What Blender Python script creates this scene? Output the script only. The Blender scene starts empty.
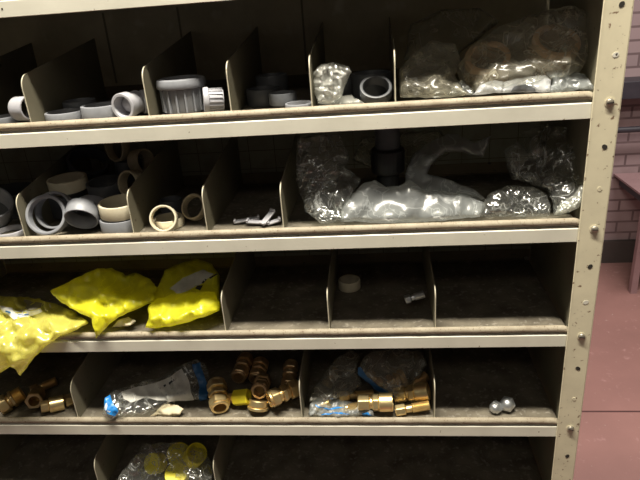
import bpy, bmesh, math, random
from mathutils import Vector, Matrix, Euler, noise
from mathutils.geometry import delaunay_2d_cdt, intersect_point_line
C = bpy.context.scene.collection
SC = bpy.context.scene
PI = math.pi

# ------------------------------------------------------------------ camera
F = 579.08
cam_eul = Euler((1.17674, 0.06984, 0.08558), 'XYZ')
cam_loc = Vector((-0.25443, -0.67416, 0.42653))
cd = bpy.data.cameras.new('camera'); cam = bpy.data.objects.new('camera', cd); C.objects.link(cam)
cam.location = cam_loc; cam.rotation_euler = cam_eul
cd.sensor_width = 36; cd.lens = F * 36 / 640; cd.clip_start = .02
SC.camera = cam
SC.view_settings.view_transform = 'Standard'; SC.view_settings.look = 'None'
SC.view_settings.gamma = 1; SC.view_settings.exposure = 0.0
SC.view_settings.use_curve_mapping = False
SC.cycles.transparent_max_bounces = 24
SC.cycles.max_bounces = 10

# ------------------------------------------------------------------ world and lamps
w = bpy.data.worlds.new('world'); SC.world = w; w.use_nodes = True
w.node_tree.nodes['Background'].inputs[0].default_value = (1.0, .93, .82, 1)
w.node_tree.nodes['Background'].inputs[1].default_value = 0.06
def area(name, loc, target, sx, sy, power, col):
    l = bpy.data.lights.new(name, 'AREA'); l.shape = 'RECTANGLE'; l.size = sx; l.size_y = sy
    l.energy = power; l.color = col
    o = bpy.data.objects.new(name, l); C.objects.link(o); o.location = loc
    o.rotation_euler = (Vector(target) - Vector(loc)).to_track_quat('-Z', 'Y').to_euler()
    return o
area('aisle_tube_light', (-.45, -.40, 1.75), (-.40, -.10, 0), 1.2, .06, 80, (1, .93, .78))
area('front_aisle_light', (-.3, -1.9, 1.7), (-.3, 0, .1), 1.2, .3, 3.2, (1, .93, .80))
area('rear_aisle_light', (1.3, 1.4, 1.8), (1.2, 1.6, -1.3), 1.4, .4, 85, (1, .94, .86))

# ------------------------------------------------------------------ helpers
MR = cam_eul.to_matrix()
def at(px, py, Y=None, Z=None):
    d = MR @ Vector(((px - 320) / F, -(py - 240) / F, -1))
    t = (Y - cam_loc.y) / d.y if Y is not None else (Z - cam_loc.z) / d.z
    return cam_loc + d * t
def depth(P): return -(MR.transposed() @ (P - cam_loc)).z
def px2m(n, P): return n * depth(P) / F
Z0 = .4327
def FL(k): return Z0 + .03 - .15 * k            # floor height of shelf k
def FB(k): return FL(k) - .007               # the tray floor sits below its rolled edge
SH = .0                                           # lip front plane
D = .225

def xfloor(px, Y, Z):                             # the x at which (x, Y, Z) sits on image column px
    lo, hi = -2.0, 1.5
    for _ in range(40):
        m = (lo + hi) / 2
        q = MR.transposed() @ (Vector((m, Y, Z)) - cam_loc)
        if 320 + F * q.x / -q.z < px: lo = m
        else: hi = m
    return (lo + hi) / 2

def link(name, me, mat, parent=None):
    if isinstance(mat, (list, tuple)):
        for m in mat: me.materials.append(m)
    elif mat: me.materials.append(mat)
    o = bpy.data.objects.new(name, me); C.objects.link(o)
    if parent: o.parent = parent
    return o
def obj(name, bm, mat, parent=None, smooth=0, bevel=0):
    bmesh.ops.recalc_face_normals(bm, faces=bm.faces)
    me = bpy.data.meshes.new(name); bm.to_mesh(me); bm.free()
    if smooth:
        for p in me.polygons: p.use_smooth = True
        try: me.set_sharp_from_angle(angle=math.radians(smooth))
        except Exception: pass
    o = link(name, me, mat, parent)
    if bevel:
        b = o.modifiers.new('bevel', 'BEVEL'); b.width = bevel; b.segments = 2; b.limit_method = 'ANGLE'
    return o
def tag(o, label, cat, group=None):
    o['label'] = label; o['category'] = cat
    if group: o['group'] = group
    return o
def thing(name, label, cat, loc=(0, 0, 0), group=None):
    o = bpy.data.objects.new(name, None); o.empty_display_size = .01; C.objects.link(o); o.location = loc
    return tag(o, label, cat, group)
def box(bm, x0, x1, y0, y1, z0, z1):
    v = [bm.verts.new((x, y, z)) for x in (x0, x1) for y in (y0, y1) for z in (z0, z1)]
    for f in ((0, 1, 3, 2), (4, 6, 7, 5), (0, 4, 5, 1), (2, 3, 7, 6), (0, 2, 6, 4), (1, 5, 7, 3)):
        bm.faces.new([v[i] for i in f])
def prism_x(bm, prof, x0, x1):                    # profile in (y, z) swept along x
    a = [bm.verts.new((x0, y, z)) for y, z in prof]; b = [bm.verts.new((x1, y, z)) for y, z in prof]
    n = len(prof)
    for i in range(n): bm.faces.new((a[i], a[(i + 1) % n], b[(i + 1) % n], b[i]))
    bm.faces.new(a); bm.faces.new(b[::-1])
def lathe(bm, prof, n=40, M=None, closed=True, rad=None):
    """closed (r, z) loop turned about z; r 0 makes a pole; rad(a) scales radius"""
    M = M or Matrix.Identity(4)
    rings = []
    for r, z in prof:
        if r < 1e-7: rings.append([bm.verts.new(M @ Vector((0, 0, z)))] * n)
        else:
            rings.append([bm.verts.new(M @ Vector((r * (rad(a, r, z) if rad else 1) * math.cos(a), r * (rad(a, r, z) if rad else 1) * math.sin(a), z)))
                          for a in [2 * PI * i / n for i in range(n)]])
    m = len(prof)
    for i in range(m if closed else m - 1):
        A, B = rings[i], rings[(i + 1) % m]
        for j in range(n):
            q = [A[j], A[(j + 1) % n], B[(j + 1) % n], B[j]]
            u = []
            for v in q:
                if v not in u: u.append(v)
            if len(u) > 2:
                try: bm.faces.new(u)
                except ValueError: pass
def orient(loc, axis, spin=0):
    q = Vector(axis).normalized().to_track_quat('Z', 'Y')
    return Matrix.Translation(loc) @ q.to_matrix().to_4x4() @ Matrix.Rotation(spin, 4, 'Z')
def settle(o, M): o.matrix_world = M; o.location, o.rotation_euler = M.to_translation(), M.to_euler()

# ------------------------------------------------------------------ materials
def nt(name):
    m = bpy.data.materials.new(name); m.use_nodes = True
    t = m.node_tree; return m, t, t.nodes['Principled BSDF']
def mixc(t, fac, a, b):
    n = t.nodes.new('ShaderNodeMix'); n.data_type = 'RGBA'
    if hasattr(fac, 'default_value') or hasattr(fac, 'links'): t.links.new(fac, n.inputs[0])
    else: n.inputs[0].default_value = fac
    for s, v in ((6, a), (7, b)):
        if isinstance(v, tuple): n.inputs[s].default_value = (*v, 1)
        else: t.links.new(v, n.inputs[s])
    return n.outputs[2]
def noi(t, scale, detail=4, rough=.6, stretch=None):
    n = t.nodes.new('ShaderNodeTexNoise'); n.inputs['Scale'].default_value = scale
    n.inputs['Detail'].default_value = detail; n.inputs['Roughness'].default_value = rough
    g = t.nodes.new('ShaderNodeNewGeometry')
    if stretch:
        mp = t.nodes.new('ShaderNodeMapping'); mp.inputs['Scale'].default_value = stretch
        t.links.new(g.outputs['Position'], mp.inputs[0]); t.links.new(mp.outputs[0], n.inputs[0])
    else: t.links.new(g.outputs['Position'], n.inputs[0])
    return n.outputs[0]
def ramp(t, src, a, b):
    r = t.nodes.new('ShaderNodeMapRange'); r.inputs[1].default_value = a; r.inputs[2].default_value = b
    t.links.new(src, r.inputs[0]); return r.outputs[0]
def bump(t, bs, src, strength, dist):
    b = t.nodes.new('ShaderNodeBump'); b.inputs['Strength'].default_value = strength; b.inputs['Distance'].default_value = dist
    t.links.new(src, b.inputs['Height']); t.links.new(b.outputs[0], bs.inputs['Normal'])
def dirty(name, c1, c2, c3, s1=25, rough=.5, metal=0, spots=(.66, .72), sscale=160, bmp=.1):
    m, t, b = nt(name)
    c = mixc(t, ramp(t, noi(t, s1), .35, .7), c1, c2)
    c = mixc(t, ramp(t, noi(t, sscale, 2), *spots), c, c3)
    t.links.new(c, b.inputs['Base Color']); b.inputs['Roughness'].default_value = rough; b.inputs['Metallic'].default_value = metal
    if bmp: bump(t, b, noi(t, 300, 3), bmp, .0006)
    return m
M = {}
M['paint'] = dirty('cream_paint', (.74, .68, .50), (.62, .57, .42), (.20, .13, .08), 20, .42, spots=(.66, .74))
M['lip'] = dirty('lip_paint', (.74, .72, .62), (.64, .62, .53), (.20, .14, .09), 14, .4, spots=(.72, .78))
M['bead'] = dirty('worn_edge', (.42, .37, .28), (.30, .25, .18), (.13, .08, .05), 40, .6, spots=(.58, .74), sscale=420, bmp=.4)
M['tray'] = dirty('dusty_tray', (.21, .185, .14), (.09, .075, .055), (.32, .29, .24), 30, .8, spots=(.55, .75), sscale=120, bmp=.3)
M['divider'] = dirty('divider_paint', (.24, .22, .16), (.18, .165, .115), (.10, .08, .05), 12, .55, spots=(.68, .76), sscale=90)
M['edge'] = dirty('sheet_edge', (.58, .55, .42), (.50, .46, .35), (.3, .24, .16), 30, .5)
M['under'] = dirty('under_paint', (.22, .17, .11), (.14, .11, .07), (.05, .04, .03), 18, .6)
M['bolt'] = dirty('screw_steel', (.42, .39, .33), (.30, .27, .22), (.1, .07, .05), 60, .35, .6)
M['hole'] = dirty('punched_hole', (.03, .025, .02), (.02, .018, .015), (.01, .01, .01), 60, .9)
M['plug'] = dirty('painted_over_hole', (.70, .68, .60), (.62, .60, .52), (.4, .3, .2), 60, .6)
def plastic(name, c, c2=None, rough=.4, sss=0):
    m, t, b = nt(name)
    col = mixc(t, ramp(t, noi(t, 60, 3), .35, .7), c, c2 or tuple(x * .82 for x in c))
    t.links.new(col, b.inputs['Base Color']); b.inputs['Roughness'].default_value = rough
    return m
M['grey'] = plastic('grey_pvc', (.29, .30, .33))
M['midgrey'] = plastic('mid_grey_pvc', (.18, .19, .21))
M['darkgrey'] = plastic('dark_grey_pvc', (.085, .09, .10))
M['white'] = plastic('pale_pvc', (.46, .46, .50))
M['cream'] = plastic('cream_plastic', (.72, .66, .50), (.62, .55, .40), .45)
M['beige'] = plastic('beige_plastic', (.42, .36, .25), (.34, .28, .19), .5)
M['black'] = plastic('black_plastic', (.015, .015, .017), rough=.35)
M['paper'] = plastic('white_paper', (.70, .69, .64), (.55, .54, .50), .8)
M['cardpaper'] = plastic('torn_cream_paper', (.72, .64, .46), (.6, .52, .36), .8)
M['tan'] = plastic('tan_plastic', (.62, .42, .25), (.5, .32, .18), .5)
M['yellowcap'] = plastic('yellow_plastic', (.95, .84, .05), (.88, .75, .03), .4)
M['ink'] = plastic('black_ink', (.03, .03, .035), rough=.7)
M['whiteink'] = plastic('white_ink', (.75, .85, .95), rough=.6)
M['blue'] = plastic('blue_print', (.02, .26, .72), (.02, .20, .60), .35)
M['navy'] = plastic('dull_blue_print', (.03, .14, .34), (.02, .10, .26), .4)
def metal(name, c, c2, rough):
    m, t, b = nt(name)
    t.links.new(mixc(t, ramp(t, noi(t, 70, 4), .35, .65), c, c2), b.inputs['Base Color'])
    b.inputs['Metallic'].default_value = .88; b.inputs['Roughness'].default_value = rough
    bump(t, b, noi(t, 220, 2), .12, .0008); return m
M['brass'] = metal('brass', (1.0, .82, .44), (.92, .68, .32), .32)
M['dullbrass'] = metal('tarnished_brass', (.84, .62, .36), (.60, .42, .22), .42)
M['bore'] = metal('brass_bore', (.30, .20, .09), (.20, .13, .05), .5)
M['chrome'] = metal('zinc_plate', (.80, .82, .84), (.6, .62, .64), .35)

def film(name, haze=.25, col=(.8, .82, .8), gloss=.12, rough=.16, crease=0.35, tl=.4):
    """thin plastic film: clear, with a sheen and milky creases that belong to the film"""
    m = bpy.data.materials.new(name); m.use_nodes = True; t = m.node_tree
    for n in list(t.nodes): t.nodes.remove(n)
    N = t.nodes.new; L = t.links.new
    out = N('ShaderNodeOutputMaterial'); tr = N('ShaderNodeBsdfTransparent'); tr.inputs[0].default_value = (.93, .94, .92, 1)
    df = N('ShaderNodeBsdfDiffuse'); df.inputs[0].default_value = (*col, 1)
    tn = N('ShaderNodeBsdfTranslucent'); tn.inputs[0].default_value = (*col, 1)
    gl = N('ShaderNodeBsdfGlossy'); gl.inputs['Roughness'].default_value = rough; gl.inputs[0].default_value = (.95, .95, .95, 1)
    body = N('ShaderNodeMixShader'); body.inputs[0].default_value = tl; L(df.outputs[0], body.inputs[1]); L(tn.outputs[0], body.inputs[2])
    g = N('ShaderNodeNewGeometry')
    mg = N('ShaderNodeTexNoise'); mg.inputs['Scale'].default_value = 26; mg.inputs['Detail'].default_value = 3.5
    mg.inputs['Distortion'].default_value = 1.2; L(g.outputs[0], mg.inputs[0])
    ab = N('ShaderNodeMath'); ab.operation = 'SUBTRACT'; L(mg.outputs[0], ab.inputs[0]); ab.inputs[1].default_value = .5
    a2 = N('ShaderNodeMath'); a2.operation = 'ABSOLUTE'; L(ab.outputs[0], a2.inputs[0])
    mr = N('ShaderNodeMapRange'); L(a2.outputs[0], mr.inputs[0]); mr.inputs[1].default_value = 0; mr.inputs[2].default_value = .022
    mr.inputs[3].default_value = min(1, haze + crease); mr.inputs[4].default_value = haze
    m1 = N('ShaderNodeMixShader'); L(mr.outputs[0], m1.inputs[0]); L(tr.outputs[0], m1.inputs[1]); L(body.outputs[0], m1.inputs[2])
    lw = N('ShaderNodeLayerWeight'); lw.inputs[0].default_value = .35
    ml = N('ShaderNodeMath'); ml.operation = 'MULTIPLY_ADD'; L(lw.outputs['Facing'], ml.inputs[0]); ml.inputs[1].default_value = .25; ml.inputs[2].default_value = gloss
    m2 = N('ShaderNodeMixShader'); L(ml.outputs[0], m2.inputs[0]); L(m1.outputs[0], m2.inputs[1]); L(gl.outputs[0], m2.inputs[2])
    bp = N('ShaderNodeBump'); bp.inputs['Strength'].default_value = .6; bp.inputs['Distance'].default_value = .0018
    L(mg.outputs[0], bp.inputs['Height'])
    for n in (gl, lw): L(bp.outputs[0], n.inputs['Normal'])
    L(m2.outputs[0], out.inputs[0]); return m
M['clear'] = film('clear_film', .07, gloss=.08, crease=.42)
M['dimclear'] = film('dusty_clear_film', .22, (.62, .58, .46), gloss=.03, crease=.42, rough=.28)
M['smoky'] = film('smoky_clear_film', .22, (.68, .65, .56), gloss=.06, crease=.45, rough=.22)
M['frost'] = film('frosted_film', .38, (.62, .65, .66), gloss=.05, crease=.42, rough=.3)
M['milk'] = film('milky_film', .62, (.88, .89, .92), gloss=.10, crease=.25)
M['crinkle'] = film('crinkled_film', .42, (.85, .85, .80), gloss=.16, crease=.4)
M['yellowfilm'] = film('yellow_film', .84, (.98, .95, .05), gloss=.03, rough=.3, crease=.15, tl=.5)
M['paleyellowfilm'] = film('pale_yellow_film', .78, (.98, .93, .22), gloss=.10, rough=.22, crease=.2, tl=.45)
M['greyfilm'] = film('grey_film', .7, (.42, .39, .34), gloss=.08, crease=.2)

# ------------------------------------------------------------------ the setting
def struct(name, bm, mat, **k):
    o = obj(name, bm, mat, **k); o['kind'] = 'structure'; return o
GZ = -1.35; WY = 3.05
m, t, b = nt('red_floor_paint')
c = mixc(t, ramp(t, noi(t, 2.5, 6), .35, .7), (.33, .170, .155), (.27, .14, .128))
c = mixc(t, ramp(t, noi(t, 30, 3), .62, .75), c, (.40, .22, .21))
c = mixc(t, ramp(t, noi(t, 60, 2), .73, .76), c, (.55, .45, .42))
t.links.new(c, b.inputs['Base Color']); b.inputs['Roughness'].default_value = .5
M['floor'] = m
bm = bmesh.new(); box(bm, -4, 6, -4, WY + .1, GZ - .1, GZ); struct('floor', bm, M['floor'])
jz = at(606, 411.5, Z=GZ)
bm = bmesh.new(); box(bm, -1.5, 4, jz.y - .005, jz.y + .005, GZ, GZ + .0006)
struct('trim_1', bm, dirty('floor_joint', (.10, .04, .04), (.08, .035, .035), (.05, .03, .03)))
m, t, b = nt('pink_brick')
g = t.nodes.new('ShaderNodeNewGeometry'); sx = t.nodes.new('ShaderNodeSeparateXYZ'); cb = t.nodes.new('ShaderNodeCombineXYZ')
t.links.new(g.outputs[0], sx.inputs[0]); t.links.new(sx.outputs[0], cb.inputs[0]); t.links.new(sx.outputs[2], cb.inputs[1])
br = t.nodes.new('ShaderNodeTexBrick'); t.links.new(cb.outputs[0], br.inputs[0])
br.inputs['Scale'].default_value = 1; br.inputs['Brick Width'].default_value = .185; br.inputs['Row Height'].default_value = .076
br.inputs['Mortar Size'].default_value = .007; br.inputs['Color1'].default_value = (.30, .215, .225, 1)
br.inputs['Color2'].default_value = (.25, .18, .19, 1); br.inputs['Mortar'].default_value = (.13, .085, .09, 1)
t.links.new(mixc(t, ramp(t, noi(t, 12), .5, .9), br.outputs[0], (.22, .15, .15)), b.inputs['Base Color']); b.inputs['Roughness'].default_value = .6
bump(t, b, br.outputs[1], -.6, .01)
M['brick'] = m
bm = bmesh.new(); box(bm, -4, 6, WY, WY + .1, GZ, 2.2); struct('wall_back', bm, M['brick'])
wb = at(606, 240, Y=WY).z
bm = bmesh.new(); box(bm, -4, 6, WY - .03, WY - .001, GZ, wb); struct('baseboard_back', bm, dirty('dark_skirting', (.06, .045, .042), (.045, .035, .033), (.1, .06, .06), 6, .6))

# ------------------------------------------------------------------ shelving unit
XR, XL = -.0130, -.935
unit = thing('parts_shelving_unit', 'cream painted steel shelving unit with sheet dividers and a bolted corner post, filling the frame', 'shelving', (-.47, .1, GZ))
def up(name, bm, mat, smooth=0, bevel=0, par=unit):
    o = obj(name, bm, mat, smooth=smooth, bevel=bevel); o.parent = par
    o.matrix_parent_inverse = par.matrix_world.inverted() if par is not unit else Matrix.Translation(-unit.location)
    return o
random.seed(4)
for k in range(0, 7):
    f = FL(k)
    # tray with a rounded front edge
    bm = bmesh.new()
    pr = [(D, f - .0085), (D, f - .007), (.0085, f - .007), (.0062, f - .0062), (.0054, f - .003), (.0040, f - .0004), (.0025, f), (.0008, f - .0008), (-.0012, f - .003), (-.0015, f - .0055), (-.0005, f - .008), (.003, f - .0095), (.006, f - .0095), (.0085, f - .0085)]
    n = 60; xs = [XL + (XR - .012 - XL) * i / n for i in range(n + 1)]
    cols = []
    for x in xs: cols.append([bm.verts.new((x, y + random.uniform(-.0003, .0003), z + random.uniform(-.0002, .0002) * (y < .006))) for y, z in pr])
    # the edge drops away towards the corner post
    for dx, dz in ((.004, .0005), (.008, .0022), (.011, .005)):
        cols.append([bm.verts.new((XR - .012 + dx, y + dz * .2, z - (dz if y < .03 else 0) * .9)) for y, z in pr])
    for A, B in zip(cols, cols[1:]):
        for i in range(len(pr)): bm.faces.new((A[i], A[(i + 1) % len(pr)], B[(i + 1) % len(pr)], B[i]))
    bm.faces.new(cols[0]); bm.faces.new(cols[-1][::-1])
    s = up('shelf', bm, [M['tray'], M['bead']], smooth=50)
    for p in s.data.polygons:
        if p.center.y < .0075: p.material_index = 1
    # lip: flat front face with returns at top and bottom
    bm = bmesh.new()
    prism_x(bm, [(.0, f - .0305), (-.0008, f - .030), (-.0008, f - .0135), (.0003, f - .0125), (.004, f - .0118), (.004, f - .0098), (.0055, f - .0098), (.0055, f - .0130),
                 (.0012, f - .0145), (.0012, f - .0288), (.018, f - .0288), (.018, f - .0305)], XL, XR)
    up('lip', bm, M['lip'])
# dividers
def divider(x, k, h=.047, rr=.016, back=.090, y0=.0058):
    f = FL(k) - .0067
    pts = [(y0, 0), (y0, h)]
    cx, cz = y0 + rr, h
    zt = h + rr * .95
    for i in range(1, 8):
        a = PI - (PI / 2 - .25) * i / 7
        pts.append((cx + rr * math.cos(a), cz + rr * .95 * math.sin(a)))
    pts += [(D - .003, back), (D - .003, 0)]
    bm = bmesh.new()
    prism_x(bm, [(y, f + z) for y, z in pts], x - .0007, x + .0007)
    d = up('divider', bm, [M['divider'], M['edge']])
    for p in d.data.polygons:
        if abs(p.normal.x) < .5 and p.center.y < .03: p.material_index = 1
    return d
for x in (-.6785, -.5275, -.4265, -.330, -.2335, -.78): divider(x, 1)
for x in (-.7285, -.577, -.478, -.378): divider(x, 2)
for x in (-.474, -.329, -.1865): divider(x, 3)
for x in (-.727, -.379, -.1865): divider(x, 4, h=.049, rr=.020)
for x in (-.724, -.528): divider(x, 5, h=.049, rr=.020)
# back panels, embossed
m, t, b = nt('embossed_back_panel')
g = t.nodes.new('ShaderNodeNewGeometry'); sx = t.nodes.new('ShaderNodeSeparateXYZ'); cb = t.nodes.new('ShaderNodeCombineXYZ')
t.links.new(g.outputs[0], sx.inputs[0]); t.links.new(sx.outputs[0], cb.inputs[0]); t.links.new(sx.outputs[2], cb.inputs[1])
br = t.nodes.new('ShaderNodeTexBrick'); t.links.new(cb.outputs[0], br.inputs[0]); br.offset = 0
br.inputs['Scale'].default_value = 1; br.inputs['Brick Width'].default_value = .042; br.inputs['Row Height'].default_value = .030
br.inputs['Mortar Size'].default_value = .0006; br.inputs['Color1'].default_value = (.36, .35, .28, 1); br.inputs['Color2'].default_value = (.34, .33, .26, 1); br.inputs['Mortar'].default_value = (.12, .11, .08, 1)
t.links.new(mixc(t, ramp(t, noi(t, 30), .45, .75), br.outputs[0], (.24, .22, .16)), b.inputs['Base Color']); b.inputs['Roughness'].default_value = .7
M['backtile'] = m
M['back'] = dirty('back_sheet', (.58, .52, .38), (.42, .37, .26), (.64, .6, .48), 16, .6, spots=(.6, .75), sscale=35)  # base colour raised: light reaching the top bins' back is painted in
for k in range(0, 6):
    f = FL(k + 1)
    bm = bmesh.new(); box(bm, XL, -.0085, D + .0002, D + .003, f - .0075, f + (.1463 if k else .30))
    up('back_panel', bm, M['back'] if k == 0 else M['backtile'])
    if k == 0:
        for xx in (-.66, -.545, -.36):
            bm = bmesh.new(); box(bm, xx, xx + .003, D - .0006, D + .001, f + .015, f + .118); up('seam', bm, M['divider'])
    bm = bmesh.new(); prism_x(bm, [(D - .004, f - .0067), (D, f - .0067), (D, f + .011), (D - .001, f + .011), (D - .001, f - .0055), (D - .004, f - .0055)], XL, -.012)
    up('rear_stiffener', bm, M['under'])
# side panels
for x in (-.0105, XL - .003):
    bm = bmesh.new(); box(bm, x, x + .0015, .001, D + .0035, FL(6) - .03, FL(0) + .15); up('side_panel', bm, M['divider'])
# posts with punched holes
def post(x0, x1, side):
    bm = bmesh.new()
    zt, zb = .75, GZ
    # L section with rolled edges
    y0, y1 = -.0038, -.0020
    xo, xi = (x1, x0) if side > 0 else (x0, x1)
    s = 1 if side > 0 else -1
    prof = [(xi, y1), (xi - s * .0002, y0 + .0004), (xi + s * .0006, y0 - .0002), (xi + s * .003, y0), (xo - s * .002, y0), (xo - s * .0006, y0 + .0006), (xo, y0 + .002), (xo, .036), (xo - s * .0016, .036), (xo - s * .0016, y1)]
    a = [bm.verts.new((x, y, zb)) for x, y in prof]; c = [bm.verts.new((x, y, zt)) for x, y in prof]
    for i in range(len(prof)): bm.faces.new((a[i], a[(i + 1) % len(prof)], c[(i + 1) % len(prof)], c[i]))
    bm.faces.new(a); bm.faces.new(c[::-1])
    return up('post', bm, M['paint'])
post(-.0182, .0128, 1)
post(XL - .018, XL + .013, -1)
kinds = {0: 'h', 1: 'p', 2: 's', 3: 'h', 4: 'f', 5: 's', 6: 'h', 7: 'p', 8: 's', 9: 'h', 10: 'f', 11: 's', 12: 'h', 13: 'f', 14: 's'}
for i in range(-2, 26):
    z = .4 - .05 * i; kk = kinds.get(i, 'shf'[i % 3])
    Y = -.0040
    if kk == 's':
        bm = bmesh.new(); Mx = orient((-.0004, Y, z), (0, -1, 0), .5 + i)
        def slot(a, r, zz): return 1
        lathe(bm, [(.0, 0), (.0043, 0), (.0044, .0016), (.0038, .0026), (.0022, .0034), (.0, .0036)], 24, Mx, closed=False)
        up('screw', bm, M['bolt'], smooth=40)
        bm = bmesh.new(); box(bm, -.0035, .0035, -.0005, .0005, .0028, .0037)
        bmesh.ops.transform(bm, matrix=orient((-.0004, Y, z), (0, -1, 0), 1.2 + i), verts=bm.verts)
        up('screw_slot', bm, M['hole'])
        bm = bmesh.new(); lathe(bm, [(0, 0), (.0056, 0), (.0056, .0004), (0, .0006)], 20, Mx, closed=False); up('washer', bm, M['paint'])
    else:
        r = {'h': .0029, 'p': .0030, 'f': .0026}[kk]
        bm = bmesh.new(); lathe(bm, [(0, -.0004), (r, -.0004), (r, .00025), (0, .00025)], 20, orient((0, Y, z), (0, -1, 0)), closed=False, rad=lambda a, q, z: 1 + .12 * math.sin(2 * a + i))
        up({'h': 'bolt_hole', 'p': 'plugged_hole', 'f': 'filled_hole'}[kk], bm, M[{'h': 'hole', 'p': 'plug', 'f': 'paint'}[kk]])
        if i == 1:
            bm = bmesh.new(); lathe(bm, [(0, 0), (.0009, 0), (.0009, .0004), (0, .0004)], 10, orient((.0006, Y - .0002, z + .0007), (0, -1, 0)), closed=False, rad=lambda a, q, z: 1 + .5 * math.sin(2 * a))
            up('chip', bm, M['hole'])
    bm = None
# small holes on the top lip
for (px, py) in ((2, 9),):
    P = at(px, py, Y=-.001); bm = bmesh.new(); lathe(bm, [(0, 0), (.0011, 0), (.0011, .0004), (0, .0004)], 12, orient((P.x, -.0007, P.z), (0, -1, 0)), closed=False); up('lip_hole', bm, M['hole'])
# threaded bolt end on the back panel, third shelf down
P = at(527, 259, Y=D - .006); bm = bmesh.new()
lathe(bm, [(0, 0), (.0075, 0), (.0075, .001), (.0035, .001), (.0035, .006), (.0, .007)], 20, orient((P.x, D + .001, P.z), (0, -1, 0)), closed=False); up('bolt_end', bm, M['bolt'], smooth=40)

# ------------------------------------------------------------------ rings and fittings
def ring_prof(ro, ri, h, b=.0012):
    return [(ri, -h / 2 + b), (ri + b, -h / 2), (ro - b, -h / 2), (ro - b * .3, -h / 2 + b * .3), (ro, -h / 2 + b), (ro, h / 2 - b), (ro - b * .3, h / 2 - b * .3), (ro - b, h / 2), (ri + b, h / 2), (ri + b * .3, h / 2 - b * .3), (ri, h / 2 - b)]
def ring(name, px, py, Y, dia, hpx, axis, mat, label, cat='pipe fitting', group=None, wall=.14, k=None, step=False):
    P = at(px, py, Y=Y); R = px2m(dia, P) / 2; h = px2m(hpx, P)
    if k is not None:                                  # resting flat on shelf k
        z = FB(k) + h / 2 + .0002; P = Vector((xfloor(px, Y, z), Y, z))
    bm = bmesh.new(); pr = ring_prof(R, R * (1 - wall), h)
    if step:
        pr = [(R * (1 - wall * 1.6), -h / 2), (R * .90, -h / 2), (R * .90, h * .18), (R, h * .22), (R, h / 2 - .001), (R - .001, h / 2), (R * (1 - wall), h / 2), (R * (1 - wall), -h * .1), (R * (1 - wall * 1.6), -h * .12)]
    lathe(bm, pr, 48)
    o = obj(name, bm, M[mat], smooth=35)
    settle(o, orient(P, axis)); tag(o, label, cat, group); return o
UP = (0, 0, 1)
# --- row 1
ring('pipe_coupler', 3, 118, .03, 30, 9, UP, 'midgrey', 'grey pipe coupler lying flat at the left frame edge of the top bins', k=1)
ring('pipe_coupler', 24, 109, .022, 24, 17, (.93, -.3, .02), 'white', 'pale lilac grey pipe coupler on its side against the leftmost top bin divider', wall=.2)
G1 = 'flat grey couplers in the second top bin'
ring('pipe_reducer', 61, 119, .045, 38, 9, UP, 'grey', 'grey pipe coupler lying flat, nearest the left divider of its top shelf bin', group=G1, k=1)
ring('pipe_reducer', 79, 113, .088, 32, 13, UP, 'midgrey', 'grey pipe coupler lying behind and between its two flat neighbours in the top bin', group=G1, k=1)
ring('pipe_reducer', 103, 114, .04, 40, 14, UP, 'grey', 'larger grey coupler standing flat beside the pale elbow fitting', group=G1, k=1, wall=.18)
# elbow / tee fitting
def elbow():
    P = at(131, 107, Y=.035); r = px2m(13, P); z = FB(1) + r * 1.02; P = Vector((xfloor(131, .035, z), .035, z))
    t = thing('pipe_elbow', 'pale grey elbow pipe fitting with its open mouth facing front, top shelf', 'pipe fitting', P)
    bm = bmesh.new()
    lathe(bm, [(r * .72, -r * .2), (r * .85, -r * .2), (r * .9, r * .4), (r, r * .45), (r, r * 1.1), (r * .95, r * 1.15), (r * .78, r * 1.15), (r * .74, r * .9)], 40, orient((0, 0, 0), (-.25, -1, 0)))
    o = obj('socket', bm, M['white'], t, smooth=35)
    bm = bmesh.new(); lathe(bm, [(0, -r * .86), (r * .5, -r * .72), (r * .86, 0), (r * .88, r * .5), (r * .8, r * .5), (r * .7, 0), (0, -r * .6)], 40, orient((0, .4 * r, 0), (.4, 1, .1)), closed=False)
    obj('bend', bm, M['white'], t, smooth=50)
    bm = bmesh.new(); lathe(bm, ring_prof(r * .92, r * .7, r * .9), 40, orient((.9 * r, 1.0 * r, .0), (1, .7, .0))); obj('socket', bm, M['white'], t, smooth=35)
elbow()
# union nut with flange
def union_nut(px, Y, k, diapx, hpx, axis, mat, label, ribs, resting=True, py=None):
    P = at(px, py or 100, Y=Y); R = px2m(diapx, P) / 2; h = px2m(hpx, P)
    if resting: P = Vector((xfloor(px, Y, FB(k)), Y, FB(k) + .0003))
    t = thing('union_nut', label, 'pipe fitting', P)
    Mx = orient((0, 0, 0), axis)
    bm = bmesh.new()
    lathe(bm, [(R * .60, 0), (R * .74, 0), (R * .80, h * .12), (R * .85, h * .7), (R * .82, h * .72), (R * .80, h * .95), (R * .66, h * .95)], 48, Mx)
    for i in range(ribs):
        a = 2 * PI * i / ribs
        b2 = bmesh.new(); box(b2, R * .82, R * .90, -R * .035, R * .035, h * .05, h * .72)
        bmesh.ops.transform(b2, matrix=Mx @ Matrix.Rotation(a, 4, 'Z'), verts=b2.verts)
        me = bpy.data.meshes.new('x'); b2.to_mesh(me); b2.free(); bm.from_mesh(me); bpy.data.meshes.remove(me)
    obj('collar', bm, M[mat], t, smooth=35)
    bm = bmesh.new(); lathe(bm, [(R * .80, h * .72), (R * .97, h * .72), (R, h * .76), (R, h * .88), (R * .96, h * .97), (R * .80, h), (R * .72, h * .97), (R * .70, h * .72)], 48, Mx)
    obj('rim', bm, M[mat], t, smooth=40)
    bm = bmesh.new(); lathe(bm, [(0, h * .55), (R * .67, h * .55), (R * .67, h * .62), (0, h * .64)], 32, Mx, closed=False); obj('gasket', bm, M['black'], t)
    return t
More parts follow.
